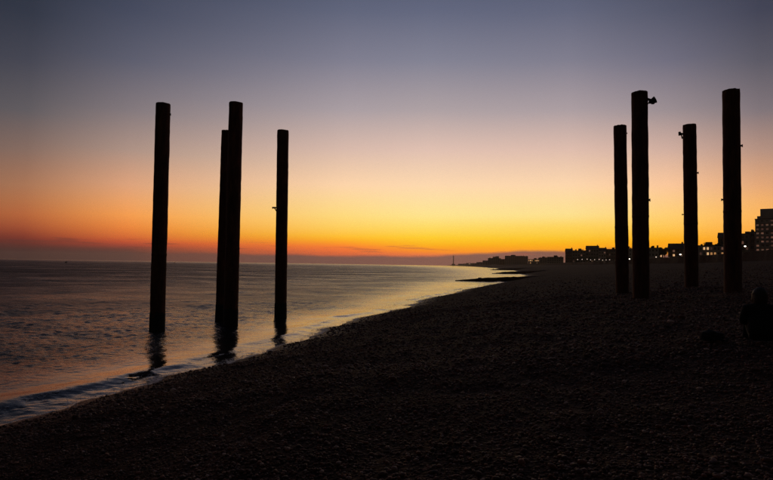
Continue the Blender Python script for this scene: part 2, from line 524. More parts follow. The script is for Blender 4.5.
# beach sheet, sea bed included, running on as promenade and land behind
ys = [-40.0]
while ys[-1] < 7000:
    y = ys[-1]
    ys.append(y + max(0.22 if 0 < y < 30 else 0.5, 0.013 * abs(y - 10)))
ys = np.array(ys)
ss = np.concatenate([[-3000, -400, -120, -40, -20, -10, -6, -4], np.arange(-3, 18, 0.22), np.arange(18, 50, 0.8), [50.0, 50.4, 51.2, 58, 70, 110, 220, 500, 1200, 4000]])
YY, S = np.meshgrid(ys, ss, indexing='ij')
XX = shore_x(YY) + S / 0.965
Z = beach_z(XX, YY)
Z = np.where(S > 50.2, PROM, Z)
Z = np.where(S > 58, PROM + (S - 58) * 0.004, Z)
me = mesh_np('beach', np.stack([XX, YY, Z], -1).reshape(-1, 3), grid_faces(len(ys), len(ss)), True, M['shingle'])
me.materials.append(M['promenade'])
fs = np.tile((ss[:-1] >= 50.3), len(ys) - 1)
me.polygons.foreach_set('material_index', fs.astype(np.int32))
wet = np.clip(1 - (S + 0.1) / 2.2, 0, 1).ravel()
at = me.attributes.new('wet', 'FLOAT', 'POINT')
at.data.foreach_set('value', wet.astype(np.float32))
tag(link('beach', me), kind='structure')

# ------------------------------------------------------------------ sea
waves = []
for lam in np.geomspace(0.15, 7.0, 92):
    a = R(12) + rng.normal(0, 0.85)              # travelling towards the shore (mostly +x)
    k = 2 * math.pi / lam
    slope = 0.040 if lam < 0.42 else 0.017 if lam < 1.0 else 0.008 if lam < 2.5 else 0.010
    waves.append((k * math.cos(a), k * math.sin(a), slope / k * (0.6 + 0.8 * rng.random()), rng.random() * 6.28, lam))


def lee(s, Y):
    """1 in the smooth water just off the beach, 0 out at sea"""
    return np.clip(1.7 * (1 + s / np.maximum(6.0, 0.17 * Y)), 0, 1) * np.interp(Y, [30, 60, 140], [1, 0.9, 0.7])


def water_z(X, Y, res):
    s = sdist(X, Y)
    shelter = lee(s, Y)
    open_sea = np.clip(-s / 40 - 0.1, 0, 1)
    z = np.zeros_like(X, dtype=float)
    for kx, ky, a, ph, lam in waves:
        fade = np.clip(lam / (res * 2.0) - 1, 0, 1)
        z += a * fade * np.sin(kx * X + ky * Y + ph)
    patch = 0.95 + 0.7 * vnoise(X * 0.06 + 3, Y * 0.06)
    z *= patch * (1 - 0.84 * shelter) * (1 + 0.35 * open_sea)
    near = (np.abs(s) < 40)
    surf = 0.7 * np.exp(-((s + 0.7) / 0.6) ** 2) * (res < 0.35) * np.interp(Y, [13, 18], [1, 0.35])
    z += surf * (0.030 * vnoise(X * 3.1 + 1, Y * 2.6) + 0.022 * vnoise(X * 7.3, Y * 6.1 + 5) + 0.012 * vnoise(X * 15, Y * 13))
    # shore waves: one about to break, a swell line or two behind it
    mod1 = np.clip(0.75 + 1.1 * vnoise(Y * 0.09 + 5.3, Y * 0 + 2.2), 0.12, 1) * np.interp(Y, [0, 8, 14, 20, 40, 120], [1.2, 1.2, 0.8, 0.3, 0.5, 0.9])
    c1 = -1.35 + 0.22 * np.sin(Y * 0.55) + 0.12 * np.sin(Y * 1.3 + 1)
    d = s - c1
    z += near * 0.13 * mod1 * np.where(d > 0, np.exp(-(d / 0.34) ** 2), np.exp(-(d / 0.75) ** 2))
    for c0, h, w in ((-4.6, 0.050, 0.8), (-9.8, 0.03, 1.1), (-15.5, 0.03, 1.5)):
        c2 = c0 + 0.7 * np.sin(Y * 0.23 + c0)
        mo = np.clip(0.45 + 1.5 * vnoise(Y * 0.07 + c0, X * 0.02 + 7.7), 0, 1)
        d = s - c2
        z += near * h * mo * np.where(d > 0, np.exp(-(d / (0.6 * w)) ** 2), np.exp(-(d / (1.3 * w)) ** 2))
    return z


rad = [3.5]
while rad[-1] < 6900:
    r = rad[-1]
    rad.append(r * (1.009 if r < 8 else 1.0032 if r < 45 else 1.006 if r < 120 else 1.011 if r < 400 else 1.035))
rad = np.array(rad)
NRr, NCc = len(rad), 520
ang = np.radians(np.linspace(-62, 42, NCc))
RR, AA = np.meshgrid(rad, ang, indexing='ij')
XX, YY = RR * np.sin(AA), RR * np.cos(AA)
res = np.interp(RR, rad[:-1], np.diff(rad))
Z = water_z(XX, YY, res)
S = sdist(XX, YY)
F = grid_faces(NRr, NCc)
sf = S.ravel()[F].min(1)
F = F[sf < 14]                                     # the sheet stops under the beach
me = mesh_np('sea', np.stack([XX, YY, Z], -1).reshape(-1, 3), F[:, ::-1], True, M['water'])
at = me.attributes.new('shelter', 'FLOAT', 'POINT')
at.data.foreach_set('value', lee(S, YY).ravel().astype(np.float32))
at = me.attributes.new('ripple', 'FLOAT', 'POINT')
at.data.foreach_set('value', (np.interp(RR, [10, 22, 40, 90, 200, 500, 1100, 2500], [0.05, 0.38, 0.66, 0.85, 0.95, 0.95, 0.7, 0.4]) * (1 + 0.3 * np.clip(-S / 60 - 0.1, 0, 1)) * (1 - 0.85 * lee(S, YY)) * (0.58 + 0.42 * np.clip((-S / YY - 0.15) / 0.42, 0, 1))).ravel().astype(np.float32))
tag(link('sea', me), kind='structure')

# foam left by the broken wave along the water's edge
ys = [3.0]
while ys[-1] < 240:
    ys.append(ys[-1] + max(0.06, 0.006 * ys[-1]))
ys = np.array(ys)
sc = np.linspace(-1.7, 0.75, 34)
YY, S = np.meshgrid(ys, sc, indexing='ij')
XX = shore_x(YY) + S / 0.965
zz = np.maximum(beach_z(XX, YY), water_z(XX, YY, np.full_like(YY, 0.15))) + 0.010 + 0.010 * (vnoise(XX * 9, YY * 9) + 0.5)
edge = 0.20 + 0.34 * vnoise(YY * 0.45, YY * 0 + 0.5) + 0.22 * vnoise(YY * 1.4, YY * 0 + 8.5) + 0.10 * vnoise(YY * 4.0, YY * 0 + 3.5)
back = 0.55 + 0.5 * (vnoise(YY * 0.30, YY * 0 + 6.5) + 0.5)
wd = np.clip(1 + 0.012 * YY, 1, 2.2)
cover = np.clip((edge - S) / 0.08, 0, 1) * (0.16 + 0.34 * np.exp(-((S - edge + 0.16) / (0.15 * wd)) ** 2) + 0.36 * np.exp(-((S + 0.30) / (0.34 * wd)) ** 2) + 0.34 * np.exp(-((S + back + 0.35) / 0.16) ** 2))
cover *= np.clip(1.0 + 0.7 * vnoise(YY * 0.5 + 4, S * 0.9 + 3), 0.5, 1.25)
cover *= np.clip((S + 1.7) / 0.5, 0, 1)
me = mesh_np('foam', np.stack([XX, YY, zz], -1).reshape(-1, 3), grid_faces(len(ys), len(sc)), True, M['foam'])
at = me.attributes.new('cover', 'FLOAT', 'POINT')
at.data.foreach_set('value', cover.ravel().astype(np.float32))
tag(link('foam', me), 'thin lacy white foam along the water\'s edge on the shingle', 'foam', kind='stuff')


# ------------------------------------------------------------------ loose pebbles on the beach near the camera
def ico(sub):
    bm = bmesh.new()
    bmesh.ops.create_icosphere(bm, subdivisions=sub, radius=1.0)
    bm.verts.ensure_lookup_table()
    V = np.array([v.co[:] for v in bm.verts])
    Fc = np.array([[v.index for v in f.verts] for f in bm.faces])
    bm.free()
    return V, Fc


def pebbles(name, X, Y, rad_, sub, label):
    V0, F0 = ico(sub)
    N = len(X)
    nv = len(V0)
    sc3 = np.stack([rad_ * rng.uniform(0.85, 1.35, N), rad_ * rng.uniform(0.7, 1.05, N), rad_ * rng.uniform(0.42, 0.75, N)], 1)
    a = rng.uniform(0, 6.283, N)
    tx = rng.normal(0, 0.30, N)
    P = V0[None] * sc3[:, None]
    P = P * (1 + rng.normal(0, 0.07, (N, nv, 1)))
    # tilt about x then spin about z
    y1 = P[..., 1] * np.cos(tx)[:, None] - P[..., 2] * np.sin(tx)[:, None]
    z1 = P[..., 1] * np.sin(tx)[:, None] + P[..., 2] * np.cos(tx)[:, None]
    x1 = P[..., 0]
    xr = x1 * np.cos(a)[:, None] - y1 * np.sin(a)[:, None]
    yr = x1 * np.sin(a)[:, None] + y1 * np.cos(a)[:, None]
    zb = beach_z(X, Y) + sc3[:, 2] * rng.uniform(0.1, 0.75, N)
    P = np.stack([xr + X[:, None], yr + Y[:, None], z1 + zb[:, None]], -1)
    Fc = F0[None] + (np.arange(N) * nv)[:, None, None]
    me = mesh_np(name, P.reshape(-1, 3), Fc.reshape(-1, 3), True, M['pebble'])
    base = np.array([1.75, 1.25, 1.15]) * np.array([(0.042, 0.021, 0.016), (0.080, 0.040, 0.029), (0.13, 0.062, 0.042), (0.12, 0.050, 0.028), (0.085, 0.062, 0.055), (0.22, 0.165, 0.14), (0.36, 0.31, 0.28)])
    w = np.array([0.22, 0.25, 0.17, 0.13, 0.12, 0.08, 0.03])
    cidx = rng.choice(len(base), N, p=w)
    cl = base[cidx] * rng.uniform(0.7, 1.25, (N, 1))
    cl = np.concatenate([cl, np.ones((N, 1))], 1)
    at = me.attributes.new('tint', 'FLOAT_COLOR', 'POINT')
    at.data.foreach_set('color', np.repeat(cl, nv, 0).ravel().astype(np.float32))
    o = link(name, me)
    return tag(o, label, 'pebbles', kind='stuff')


def scatter(N, y0, y1, p):
    """points over the strip of beach between y0 and y1, thinning out with distance"""
    u = rng.random(N * 2)
    Y = (y0 ** (1 - p) + u * (y1 ** (1 - p) - y0 ** (1 - p))) ** (1 / (1 - p))
    X = rng.uniform(-1, 1, N * 2) * (0.80 * Y + 1.6)
    k = sdist(X, Y) > 0.25
    return X[k][:N], Y[k][:N]


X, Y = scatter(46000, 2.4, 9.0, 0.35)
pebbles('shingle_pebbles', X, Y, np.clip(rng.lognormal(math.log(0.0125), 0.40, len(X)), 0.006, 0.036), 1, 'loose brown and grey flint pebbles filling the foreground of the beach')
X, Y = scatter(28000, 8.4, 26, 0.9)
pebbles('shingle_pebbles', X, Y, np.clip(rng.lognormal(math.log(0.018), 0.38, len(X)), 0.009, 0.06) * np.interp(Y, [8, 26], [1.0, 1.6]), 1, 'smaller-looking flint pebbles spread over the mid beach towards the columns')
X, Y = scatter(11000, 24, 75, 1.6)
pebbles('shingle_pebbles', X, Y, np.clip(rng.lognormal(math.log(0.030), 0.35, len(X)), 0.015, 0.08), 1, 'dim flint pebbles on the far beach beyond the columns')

# ------------------------------------------------------------------ pier columns
PR = 0.305


def column(base, topp, foot, label, growth, group, PR=PR):
    """hollow cast-iron pier column filled with concrete; base and top are points on its axis"""
    b, t = Vector(base), Vector(topp)
    axis = (t - b)
    ext = axis.normalized()
    b2 = b - ext * foot
    Lg = (t - b2).length
    root = empty('pier_column', b2, label=label, cat='column', group=group)
    root.rotation_mode = 'QUATERNION'
    root.rotation_quaternion = ext.to_track_quat('Z', 'Y')
    seg = 56

    def shaft(bm):
        prof = []
        zz = 0.0
        while zz < Lg - 0.10:
            r = PR * (1.0 + 0.03 * (1 - zz / Lg)) + random.uniform(-0.0045, 0.0045)
            prof.append((r, zz))
            zz += random.uniform(0.16, 0.3)
        prof += [(PR, Lg - 0.10), (PR - 0.004, Lg - 0.004), (PR - 0.012, Lg), (PR - 0.045, Lg), (PR - 0.05, Lg - 0.30)]
        bm_lathe(bm, prof, seg, 0.010)
        off = random.uniform(0, 60)
        for v in bm.verts:
            an = math.atan2(v.co.y, v.co.x) * 3.0
            q = float(vnoise(np.array(an + off + 20), np.array(v.co.z * 1.7 + off)) + 0.6 * vnoise(np.array(an * 2.6 + off + 40), np.array(v.co.z * 5.0)))
            k = 1 + 0.034 * q
            v.co.x *= k
            v.co.y *= k
            if v.co.z > Lg - 0.02:
                v.co.z += 0.022 * q
    part('shaft', root, M['rust'], shaft, True)

    def fill(bm):
        bm_lathe(bm, [(PR - 0.052, Lg - 0.42), (PR - 0.053, Lg - 0.09), (PR * 0.5, Lg - 0.07), (0.02, Lg - 0.055)], 24, 0.01, True)
    part('concrete_fill', root, M['concrete'], fill)
    # the joint half way up where two castings meet
    for zj in (Lg * 0.47,):
        def seam(bm):
            bm_lathe(bm, [(PR * 1.0, zj - 0.05), (PR * 1.02 + 0.004, zj - 0.045), (PR * 1.02 + 0.004, zj + 0.045), (PR * 1.0, zj + 0.05)], seg, 0.004)
        part('joint_band', root, M['rust'], seam, True)
    if growth:
        def grow(bm):
            prof = []
            for i in range(14):
                zz = foot - 0.9 + i * 0.125
                k = max(0.0, 1 - max(0, zz - foot) / 0.75)
                prof.append((PR * 1.035 + 0.003 + 0.012 * k * random.random(), zz))
            prof.append((PR * 1.0, foot + 0.86))
            bm_lathe(bm, prof, 40, 0.02)
        part('weed_collar', root, M['growth'], grow, True)
    root['len'] = Lg
    return root, Lg


def local_side(root, sgn):
    """unit vector in the column's own frame pointing to one flank as the beach walker sees it"""
    v = Vector((root.location.x, root.location.y, 0)).normalized()
    side = Vector((v.y, -v.x, 0)) * sgn
    return root.rotation_quaternion.inverted() @ side


cols = {}
specs = [
    ('p1', (-9.83, 24.30, 0.00), (-9.89, 24.30, 9.88), 2.6, 'leftmost rusted iron column, standing alone in the shallows', True, 'columns in the sea'),
    ('p2', (-7.37, 26.85, 0.00), (-7.40, 26.85, 10.71), 2.6, 'tall front iron column in the sea, overlapping a shorter-looking one behind its left side', True, 'columns in the sea'),
    ('p2b', (-8.46, 29.09, 0), (-8.42, 29.09, 9.86), 2.8, 'iron column in the sea half hidden behind the left side of a taller front column', True, 'columns in the sea'),
    ('p3', (-5.75, 30.90, 0.00), (-5.86, 30.90, 10.36), 2.8, 'iron column in the sea nearest the shore, with a small bracket on its left', True, 'columns in the sea'),
    ('r1', (10.14, 22.3, 1.83), (10.11, 22.3, 10.09), 1.2, 'tall iron column on the shingle with an old floodlight at its top right', False, 'columns on the beach'),
    ('r2', (13.61, 22.0, 2.21), (13.62, 22.0, 10.13), 1.2, 'thickest iron column on the shingle, farthest right of the four', False, 'columns on the beach'),
    ('r3', (11.76, 27.9, 1.74), (11.66, 27.9, 10.15), 1.2, 'iron column on the shingle just left of the floodlight column, shorter and farther back', False, 'columns on the beach'),
    ('r4', (15.09, 27.7, 2.08), (15.05, 27.7, 10.20), 1.2, 'farther iron column on the shingle with a small fitting at its top left', False, 'columns on the beach'),
]
for key, b, t, foot, lb, gr, grp in specs:
    cols[key] = column(b, t, foot, lb, gr, grp, PR * (1.08 if key == 'p2' else 1.04 if key == 'p3' else 1.0))


def stub(key, z, sgn, length, r, name='bolt_stub'):
    root, Lg = cols[key]
    s = local_side(root, sgn)
    # z is height above sea level
    zl = z - root.location.z

    def bld(bm):
        p0 = s * (PR - 0.03) + Vector((0, 0, zl))
        bm_tube(bm, p0, s * (PR + length) + Vector((0, 0, zl + 0.01)), r, r * 0.85, 8)
        bm_tube(bm, s * (PR + length * 0.55) + Vector((0, 0, zl - 0.0)), s * (PR + length) + Vector((0, 0, zl)), r * 1.5, r * 1.4, 6)
    return part(name, root, M['iron'], bld)


stub('r1', 5.72, 1, 0.06, 0.045)
stub('r4', 7.77, 1, 0.07, 0.04)
stub('r4', 5.72, -1, 0.08, 0.026)
stub('r2', 7.88, 1, 0.07, 0.04)
stub('r2', 5.78, -1, 0.07, 0.035)
stub('r3', 9.75, 1, 0.03, 0.03)
stub('p1', 9.45, 1, 0.02, 0.05)

# bracket on the inshore sea column
root, Lg = cols['p3']
s = local_side(root, -1)
zl = 6.04 - root.location.z


def bld(bm):
    up_ = Vector((0, 0, 1))
    a = s * (PR - 0.03) + up_ * zl
    b = s * (PR + 0.215) + up_ * zl
    bm_tube(bm, a, b, 0.042, 0.042, 4)
    bm_tube(bm, s * (PR + 0.19) + up_ * (zl + 0.03), s * (PR + 0.19) + up_ * (zl - 0.055), 0.045, 0.045, 8)
    bm_tube(bm, s * (PR - 0.03) + up_ * (zl - 0.22), s * (PR + 0.10) + up_ * (zl - 0.02), 0.03, 0.03, 6)


part('bracket', root, M['iron'], bld)

# floodlight near the top of the front beach column
root, Lg = cols['r1']
s = local_side(root, 1)
zl = 9.74 - root.location.z
up_ = Vector((0, 0, 1))


def arm(bm):
    bm_tube(bm, s * (PR - 0.05) + up_ * (zl + 0.06), s * (PR + 0.14) + up_ * (zl - 0.02), 0.055, 0.05, 8)
    bm_tube(bm, s * (PR - 0.03) + up_ * (zl - 0.16), s * (PR + 0.12) + up_ * (zl - 0.05), 0.025, 0.025, 6)


arm_o = part('lamp_arm', root, M['iron'], arm)


def head(bm):
    d = (s * 0.75 + up_ * 0.35).normalized()
    c = s * (PR + 0.18) + up_ * (zl - 0.04)
    bm_tube(bm, c - d * 0.09, c + d * 0.10, 0.085, 0.145, 12)
    bm_tube(bm, c - d * 0.16, c - d * 0.08, 0.05, 0.08, 10)
    bm_box(bm, c - up_ * 0.10, (0.10, 0.10, 0.06))


hd = part('floodlight', root, M['iron'], head)


def lens(bm):
    d = (s * 0.75 + up_ * 0.35).normalized()
    c = s * (PR + 0.18) + up_ * (zl - 0.04)
    bm_tube(bm, c + d * 0.098, c + d * 0.112, 0.13, 0.12, 12)


ln = part('lens', hd, M['glass'], lens)

# fitting on the far beach column
root, Lg = cols['r4']
s4 = local_side(root, -1)
z4 = 9.78 - root.location.z


def fit(bm):
    bm_tube(bm, s4 * (PR - 0.05) + up_ * (z4 - 0.02), s4 * (PR + 0.15) + up_ * (z4 + 0.05), 0.05, 0.045, 8)
    bm_tube(bm, s4 * (PR + 0.12) + up_ * (z4 - 0.06), s4 * (PR + 0.14) + up_ * (z4 + 0.12), 0.07, 0.055, 8)
    bm_tube(bm, s4 * (PR + 0.02) + up_ * (z4 - 0.24), s4 * (PR + 0.06) + up_ * (z4 - 0.02), 0.03, 0.03, 6)


part('lamp_fitting', root, M['iron'], fit)
for k in cols:
    if 'len' in cols[k][0]:
        del cols[k][0]['len']


# ------------------------------------------------------------------ groynes along the shore
def groyne(x0, x1, y, dy, z0, z1, wid, label):
    root = empty('groyne', ((x0 + x1) / 2, y, 0), label=label, cat='groyne', group='groynes reaching into the sea')
    N = 40

    def wallb(bm):
        rings = []
        for i in range(N + 1):
            t = i / N
            x = x0 + (x1 - x0) * t - (x0 + x1) / 2
            yy = dy * t
            taper = min(1, 0.25 + t * 5)
            zt = (z0 + (z1 - z0) * t) * min(1, 0.35 + 3.5 * t) + 0.10 * (random.random() - 0.5)
            w = wid * taper
            ring = [bm.verts.new((x, yy - w * 1.25 + 0.2 * random.random(), -1.6)), bm.verts.new((x, yy - w * 0.5, zt * 0.85)), bm.verts.new((x, yy - w * 0.2, zt)),
                    bm.verts.new((x, yy + w * 0.2, zt)), bm.verts.new((x, yy + w * 0.5, zt * 0.85)), bm.verts.new((x, yy + w * 1.25, -1.6))]
            rings.append(ring)
        for a, b in zip(rings, rings[1:]):
            for k in range(5):
                bm.faces.new((a[k], a[k + 1], b[k + 1], b[k]))
        bm.faces.new(rings[0])
        bm.faces.new(list(reversed(rings[-1])))
    part('shingle_bank', root, M['shingle'], wallb)

    # boulders tipped along the crest and flanks
    for i in range(22):
        t = random.uniform(0.02, 0.95)
        q = random.uniform(-0.9, 0.9)
        zt = (z0 + (z1 - z0) * t) * min(1, 0.35 + 3.5 * t)
        o = link('boulder', random.choice(rock_me), root, (x0 + (x1 - x0) * t - (x0 + x1) / 2, dy * t + q * wid * min(1, 0.25 + t * 5) * 0.9, zt * (1 - 0.8 * abs(q)) - 0.05))
        k = random.uniform(0.16, 0.36) * wid / 3.0
        o.scale = (k * 1.5, k, k * 0.8)
        o.rotation_euler = (random.uniform(-.3, .3), random.uniform(-.3, .3), random.uniform(0, 6.28))
    return root


rock_me = []
for q in range(4):
    V0, F0 = ico(2)
    V0 = V0 * (1 + 0.22 * rng.normal(0, 1, (len(V0), 1)).clip(-1.5, 1.5) * 0.6)
    rock_me.append(mesh_np('boulder', V0, F0, False, M['concrete']))
groyne(13.5, 40, 109, 5, 0.36, 1.7, 2.6, 'nearest long dark groyne running out from the shingle into the sea')
groyne(42, 66, 222, 6, 0.5, 1.8, 3.0, 'middle dark groyne, thinner, just beyond the nearest one')
groyne(80, 120, 430, 10, 0.9, 2.4, 4, 'farthest low groyne below the distant seafront buildings')


# ------------------------------------------------------------------ seafront buildings
def building(name, xa, xb, y, depth, zt, rz, floors, colsn, wallm, label, cat='building', lit=(), roof='flat', base=None, group='seafront buildings', steps=(), balcony=False, dim=0.0, seed=0):
    rr = random.Random(seed)
    z0 = PROM if base is None else base
    az = math.atan2((xa + xb) / 2, y)
    w, h = (xb - xa) * math.cos(az), zt - z0
    rz = -az - R(3)                                  # fronts look down the beach
    root = empty(name, ((xa + xb) / 2, y, z0), rz, label=label, cat=cat, group=group)

    def wb(bm):
        bm_box(bm, (0, depth / 2, h / 2 - 0.5), (w, depth, h + 1.0))
        for (sx0, sx1, sz) in steps:
            bm_box(bm, ((sx0 + sx1) / 2 * w, depth / 2 + 0.3, h + sz / 2 - 0.02), ((sx1 - sx0) * w, depth - 0.6, sz))
    part('wall', root, M[wallm], wb)
    if roof == 'flat':
        def rb(bm):
            bm_box(bm, (0, depth / 2, h + 0.22), (w + 0.5, depth + 0.5, 0.42))
            for q in range(3):
                bw = rr.uniform(0.7, 1.6)
                bm_box(bm, (w * rr.uniform(-.44, .44), depth * rr.uniform(.1, .8), h + 0.8), (bw, bw * .8, rr.uniform(0.9, 2.4)))
            if not steps and w > 9:
                bm_box(bm, (w * rr.uniform(-.25, .25), depth / 2, h + 1.3), (w * 0.22, depth * 0.4, 2.0))
    else:
        def rb(bm):
            hh = min(3.4, depth * 0.4)
            vs = [bm.verts.new(c) for c in ((-w / 2 - .3, -.3, h), (w / 2 + .3, -.3, h), (w / 2 + .3, depth + .3, h), (-w / 2 - .3, depth + .3, h), (-w / 2 - .3, depth / 2, h + hh), (w / 2 + .3, depth / 2, h + hh))]
            for f in ((0, 1, 5, 4), (2, 3, 4, 5), (0, 4, 3), (1, 2, 5), (0, 3, 2, 1)):
                bm.faces.new([vs[q] for q in f])
    ro = part('roof', root, M['roof'], rb)
    if roof != 'flat':
        def ch(bm):
            for sx in (0.40,):
                bm_box(bm, (w * sx, depth / 2, h + min(3.4, depth * .4) + 0.1), (0.9, 0.7, 1.5))
        part('chimney', ro, M['wall_brown'], ch)
    # windows: every one a part, all sharing a few meshes
    fh = h / floors
    cw = w / colsn
    ww, wh = cw * 0.46, fh * 0.48
    key = {}

    def wmesh(mk):
        if mk not in key:
            bm = bmesh.new()
            bm_box(bm, (0, 0, 0), (ww, 0.16, wh))
            key[mk] = bm_mesh('window', bm, M[mk])
        return key[mk]
    bm = bmesh.new()
    bm_box(bm, (0, 0, -wh / 2 - 0.09), (ww * 1.15, 0.5, 0.16))
    bm_box(bm, (0, -0.02, 0), (0.12, 0.22, wh))
    frame_me = bm_mesh('frame', bm, M['frame'])
    for f in range(floors):
        for c in range(colsn):
            mk = 'glass'
            if (f, c) in lit:
                mk = lit[(f, c)] if isinstance(lit, dict) else 'lit_warm'
            elif rr.random() < dim:
                mk = rr.choice(('lit_dim', 'lit_faint', 'lit_faint', 'lit_soft'))
            lx = -w / 2 + (c + 0.5) * cw
            lz = (f + 0.52) * fh
            wo_ = link('window', wmesh(mk), root, (lx, -0.05, lz))
            link('frame', frame_me, wo_, (0, -0.04, 0))
    if balcony:
        bm = bmesh.new()
        bm_box(bm, (0, -0.7, -fh * 0.42), (cw * 0.80, 1.5, 0.25))
        bm_box(bm, (0, -1.38, -fh * 0.28), (cw * 0.80, 0.1, fh * 0.26))
        bme = bm_mesh('balcony', bm, M['wall_pale'])
        for f in range(1, floors):
            for c in range(colsn):
                link('balcony', bme, root, (-w / 2 + (c + 0.5) * cw, 0, (f + 0.5) * fh))
    return root


# the tall stepped block at the right edge of the view
building('apartment_block', 263.2, 303, 400, 16, 40.3, R(6), 11, 11, 'wall_pale', 'tall stepped apartment block with balconies, towering at the right edge', 'apartments',
         lit={(2, 4): 'lit_bright', (2, 3): 'lit_warm', (4, 4): 'lit_warm', (2, 5): 'lit_warm', (7, 5): 'lit_warm'}, steps=((-.46, .5, 2.4), (-.40, .5, 7.6)), balcony=True, dim=0.85, seed=3)
building('seafront_house', 196, 208.5, 331, 12, 22.0, R(8), 4, 4, 'wall_brown', 'low brown seafront house partly behind the thickest column', 'house', roof='pitched', lit={(0, 2): 'lit_warm'}, seed=4)
building('seafront_house', 208.8, 213.8, 330, 12, 24.2, R(8), 5, 2, 'wall_grey', 'narrow grey seafront house left of the tall apartment block', 'house', lit={(1, 1): 'lit_dim', (3, 0): 'lit_dim'}, dim=0.1, seed=5)
building('seafront_house', 214.4, 219.8, 334, 12, 25.6, R(8), 5, 2, 'wall_brown', 'dark seafront house tucked against the tall apartment block', 'house', lit={(0, 1): 'lit_warm'}, seed=6)
building('seafront_hotel', 165.5, 181, 300, 12, 15.6, R(10), 3, 8, 'wall_pale', 'pale low hotel with a bright cluster of lit windows between two columns', 'hotel',
         lit={(2, 2): 'lit_bright', (2, 3): 'lit_bright', (1, 3): 'lit_bright', (1, 4): 'lit_warm', (1, 5): 'lit_warm', (0, 1): 'lit_dim', (0, 5): 'lit_warm', (1, 7): 'lit_warm'}, dim=0.35, seed=7)
building('seafront_house', 149.5, 155.5, 320, 10, 14.6, R(10), 3, 3, 'wall_pale', 'small pale house just right of the floodlight column', 'house', dim=0.2, seed=8)
building('seafront_house', 163, 172, 324, 11, 14.6, R(10), 3, 4, 'wall_brown', 'dark pitched-roof house left of the pale hotel', 'house', roof='pitched', lit={(0, 0): 'lit_warm', (1, 1): 'lit_bright', (0, 2): 'lit_bright'}, dim=0.1, seed=9)
building('seafront_house', 155.8, 162.8, 330, 8, 11.5, R(10), 2, 4, 'wall_grey', 'low grey house under dark trees between two beach columns', 'house', lit={(0, 0): 'lit_warm', (0, 2): 'lit_warm', (1, 3): 'lit_bright'}, seed=19)
terr = [(166.2, 172.5, 17.2, 'wall_brown', 'low left-end house of the long seafront terrace'),
        (172.7, 185.0, 18.4, 'wall_grey', 'grey terrace house second from the left of the long row'),
        (185.2, 197.0, 20.2, 'wall_grey', 'tallest mid-terrace house of the long seafront row'),
        (197.2, 204.0, 18.4, 'wall_pale', 'pale narrow house near the right end of the long row'),
        (204.2, 213.0, 20.2, 'wall_brown', 'dark house of the long row meeting the left beach column')]
for i, (xa, xb, zt, wm, lb) in enumerate(terr):
    building('terrace_house', xa, xb, 520, 12, zt, R(10), 4, max(3, int((xb - xa) / 2.2)), wm, lb, 'house', roof='pitched' if i in (0, 2, 3) else 'flat', dim=0.12, seed=20 + i)
building('terrace_house', 197.0, 208.0, 470, 12, 19.2, R(10), 4, 5, 'wall_pale', 'pale house glimpsed between the two left beach columns', 'house', lit={(1, 2): 'lit_warm', (0, 3): 'lit_warm'}, seed=31)
building('terrace_house', 209.0, 222.0, 470, 12, 18.4, R(10), 4, 6, 'wall_grey', 'grey house behind the floodlight column', 'house', seed=32)
building('seafront_hall', 201, 221, 700, 14, 15.4, R(10), 3, 7, 'wall_grey', 'dark flat-roofed hall at the left end of the near seafront', 'hall', seed=33)
building('seafront_hall', 246, 266, 905, 14, 17.6, R(10), 3, 6, 'wall_grey', 'dark hall right of the small lit building far along the shore', 'hall', seed=34)
building('pavilion', 228, 246, 900, 12, 14.6, R(10), 2, 7, 'wall_pale', 'small far pavilion with a glowing yellow row of windows', 'pavilion',
         lit={(1, 0): 'lit_warm', (1, 1): 'lit_bright', (1, 2): 'lit_warm', (1, 4): 'lit_warm', (1, 5): 'lit_bright', (1, 6): 'lit_warm', (0, 1): 'lit_warm', (0, 5): 'lit_dim'}, seed=35)
building('apartment_block', 254, 303, 1200, 22, 25.0, R(10), 6, 12, 'wall_grey', 'broad far apartment block on the headland, widest of the distant group', 'apartments', steps=((-.49, -.30, 0.9), (-.24, -.05, 2.8), (.0, .3, 0.8)), seed=36)
building('apartment_block', 216, 240, 1190, 20, 19.6, R(10), 5, 6, 'wall_grey', 'stepped far block at the seaward end of the distant group', 'apartments', steps=((-.08, .17, 3.5), (.17, .45, 4.6)), seed=37)
building('apartment_block', 236, 257, 1215, 18, 18.2, R(10), 3, 4, 'wall_brown', 'low far block between the two distant apartment blocks', 'apartments', seed=38)
far = [(500, 560, 3900, 15.5), (420, 470, 2950, 14.0), (372, 410, 2420, 13.0), (330, 365, 2050, 13.5), (290, 322, 1780, 13.0), (258, 285, 1500, 14.5)]
fl = ['farthest low shed by the thin chimney on the horizon', 'far low shed just right of the thin chimney', 'far low shed midway between chimney and distant blocks', 'flat far shed left of the distant blocks',
      'low far building near the seaward distant block', 'low building at the foot of the seaward distant block']
for i, (xa, xb, y, zt) in enumerate(far):
    building('harbour_shed', xa, xb, y, 20, zt, R(8), 2, 4, 'wall_grey', fl[i], 'shed', roof='pitched' if i % 2 else 'flat', group='sheds along the far shore', lit={(1, 1): 'lit_bright'} if i in (1, 3) else (), base=6.5, seed=50 + i)

# power-station chimney far down the coast
ch = empty('chimney', (540, 4500, 6), label='thin tall chimney standing in the haze on the horizon', cat='chimney')
part('stack', ch, M['concrete'], lambda bm: bm_lathe(bm, [(4.6, -4), (4.2, 20), (3.6, 50), (3.2, 76), (2.6, 76), (2.5, 70)], 20), True)
part('plinth', ch, M['concrete'], lambda bm: bm_box(bm, (0, 0, 4), (26, 18, 12)))


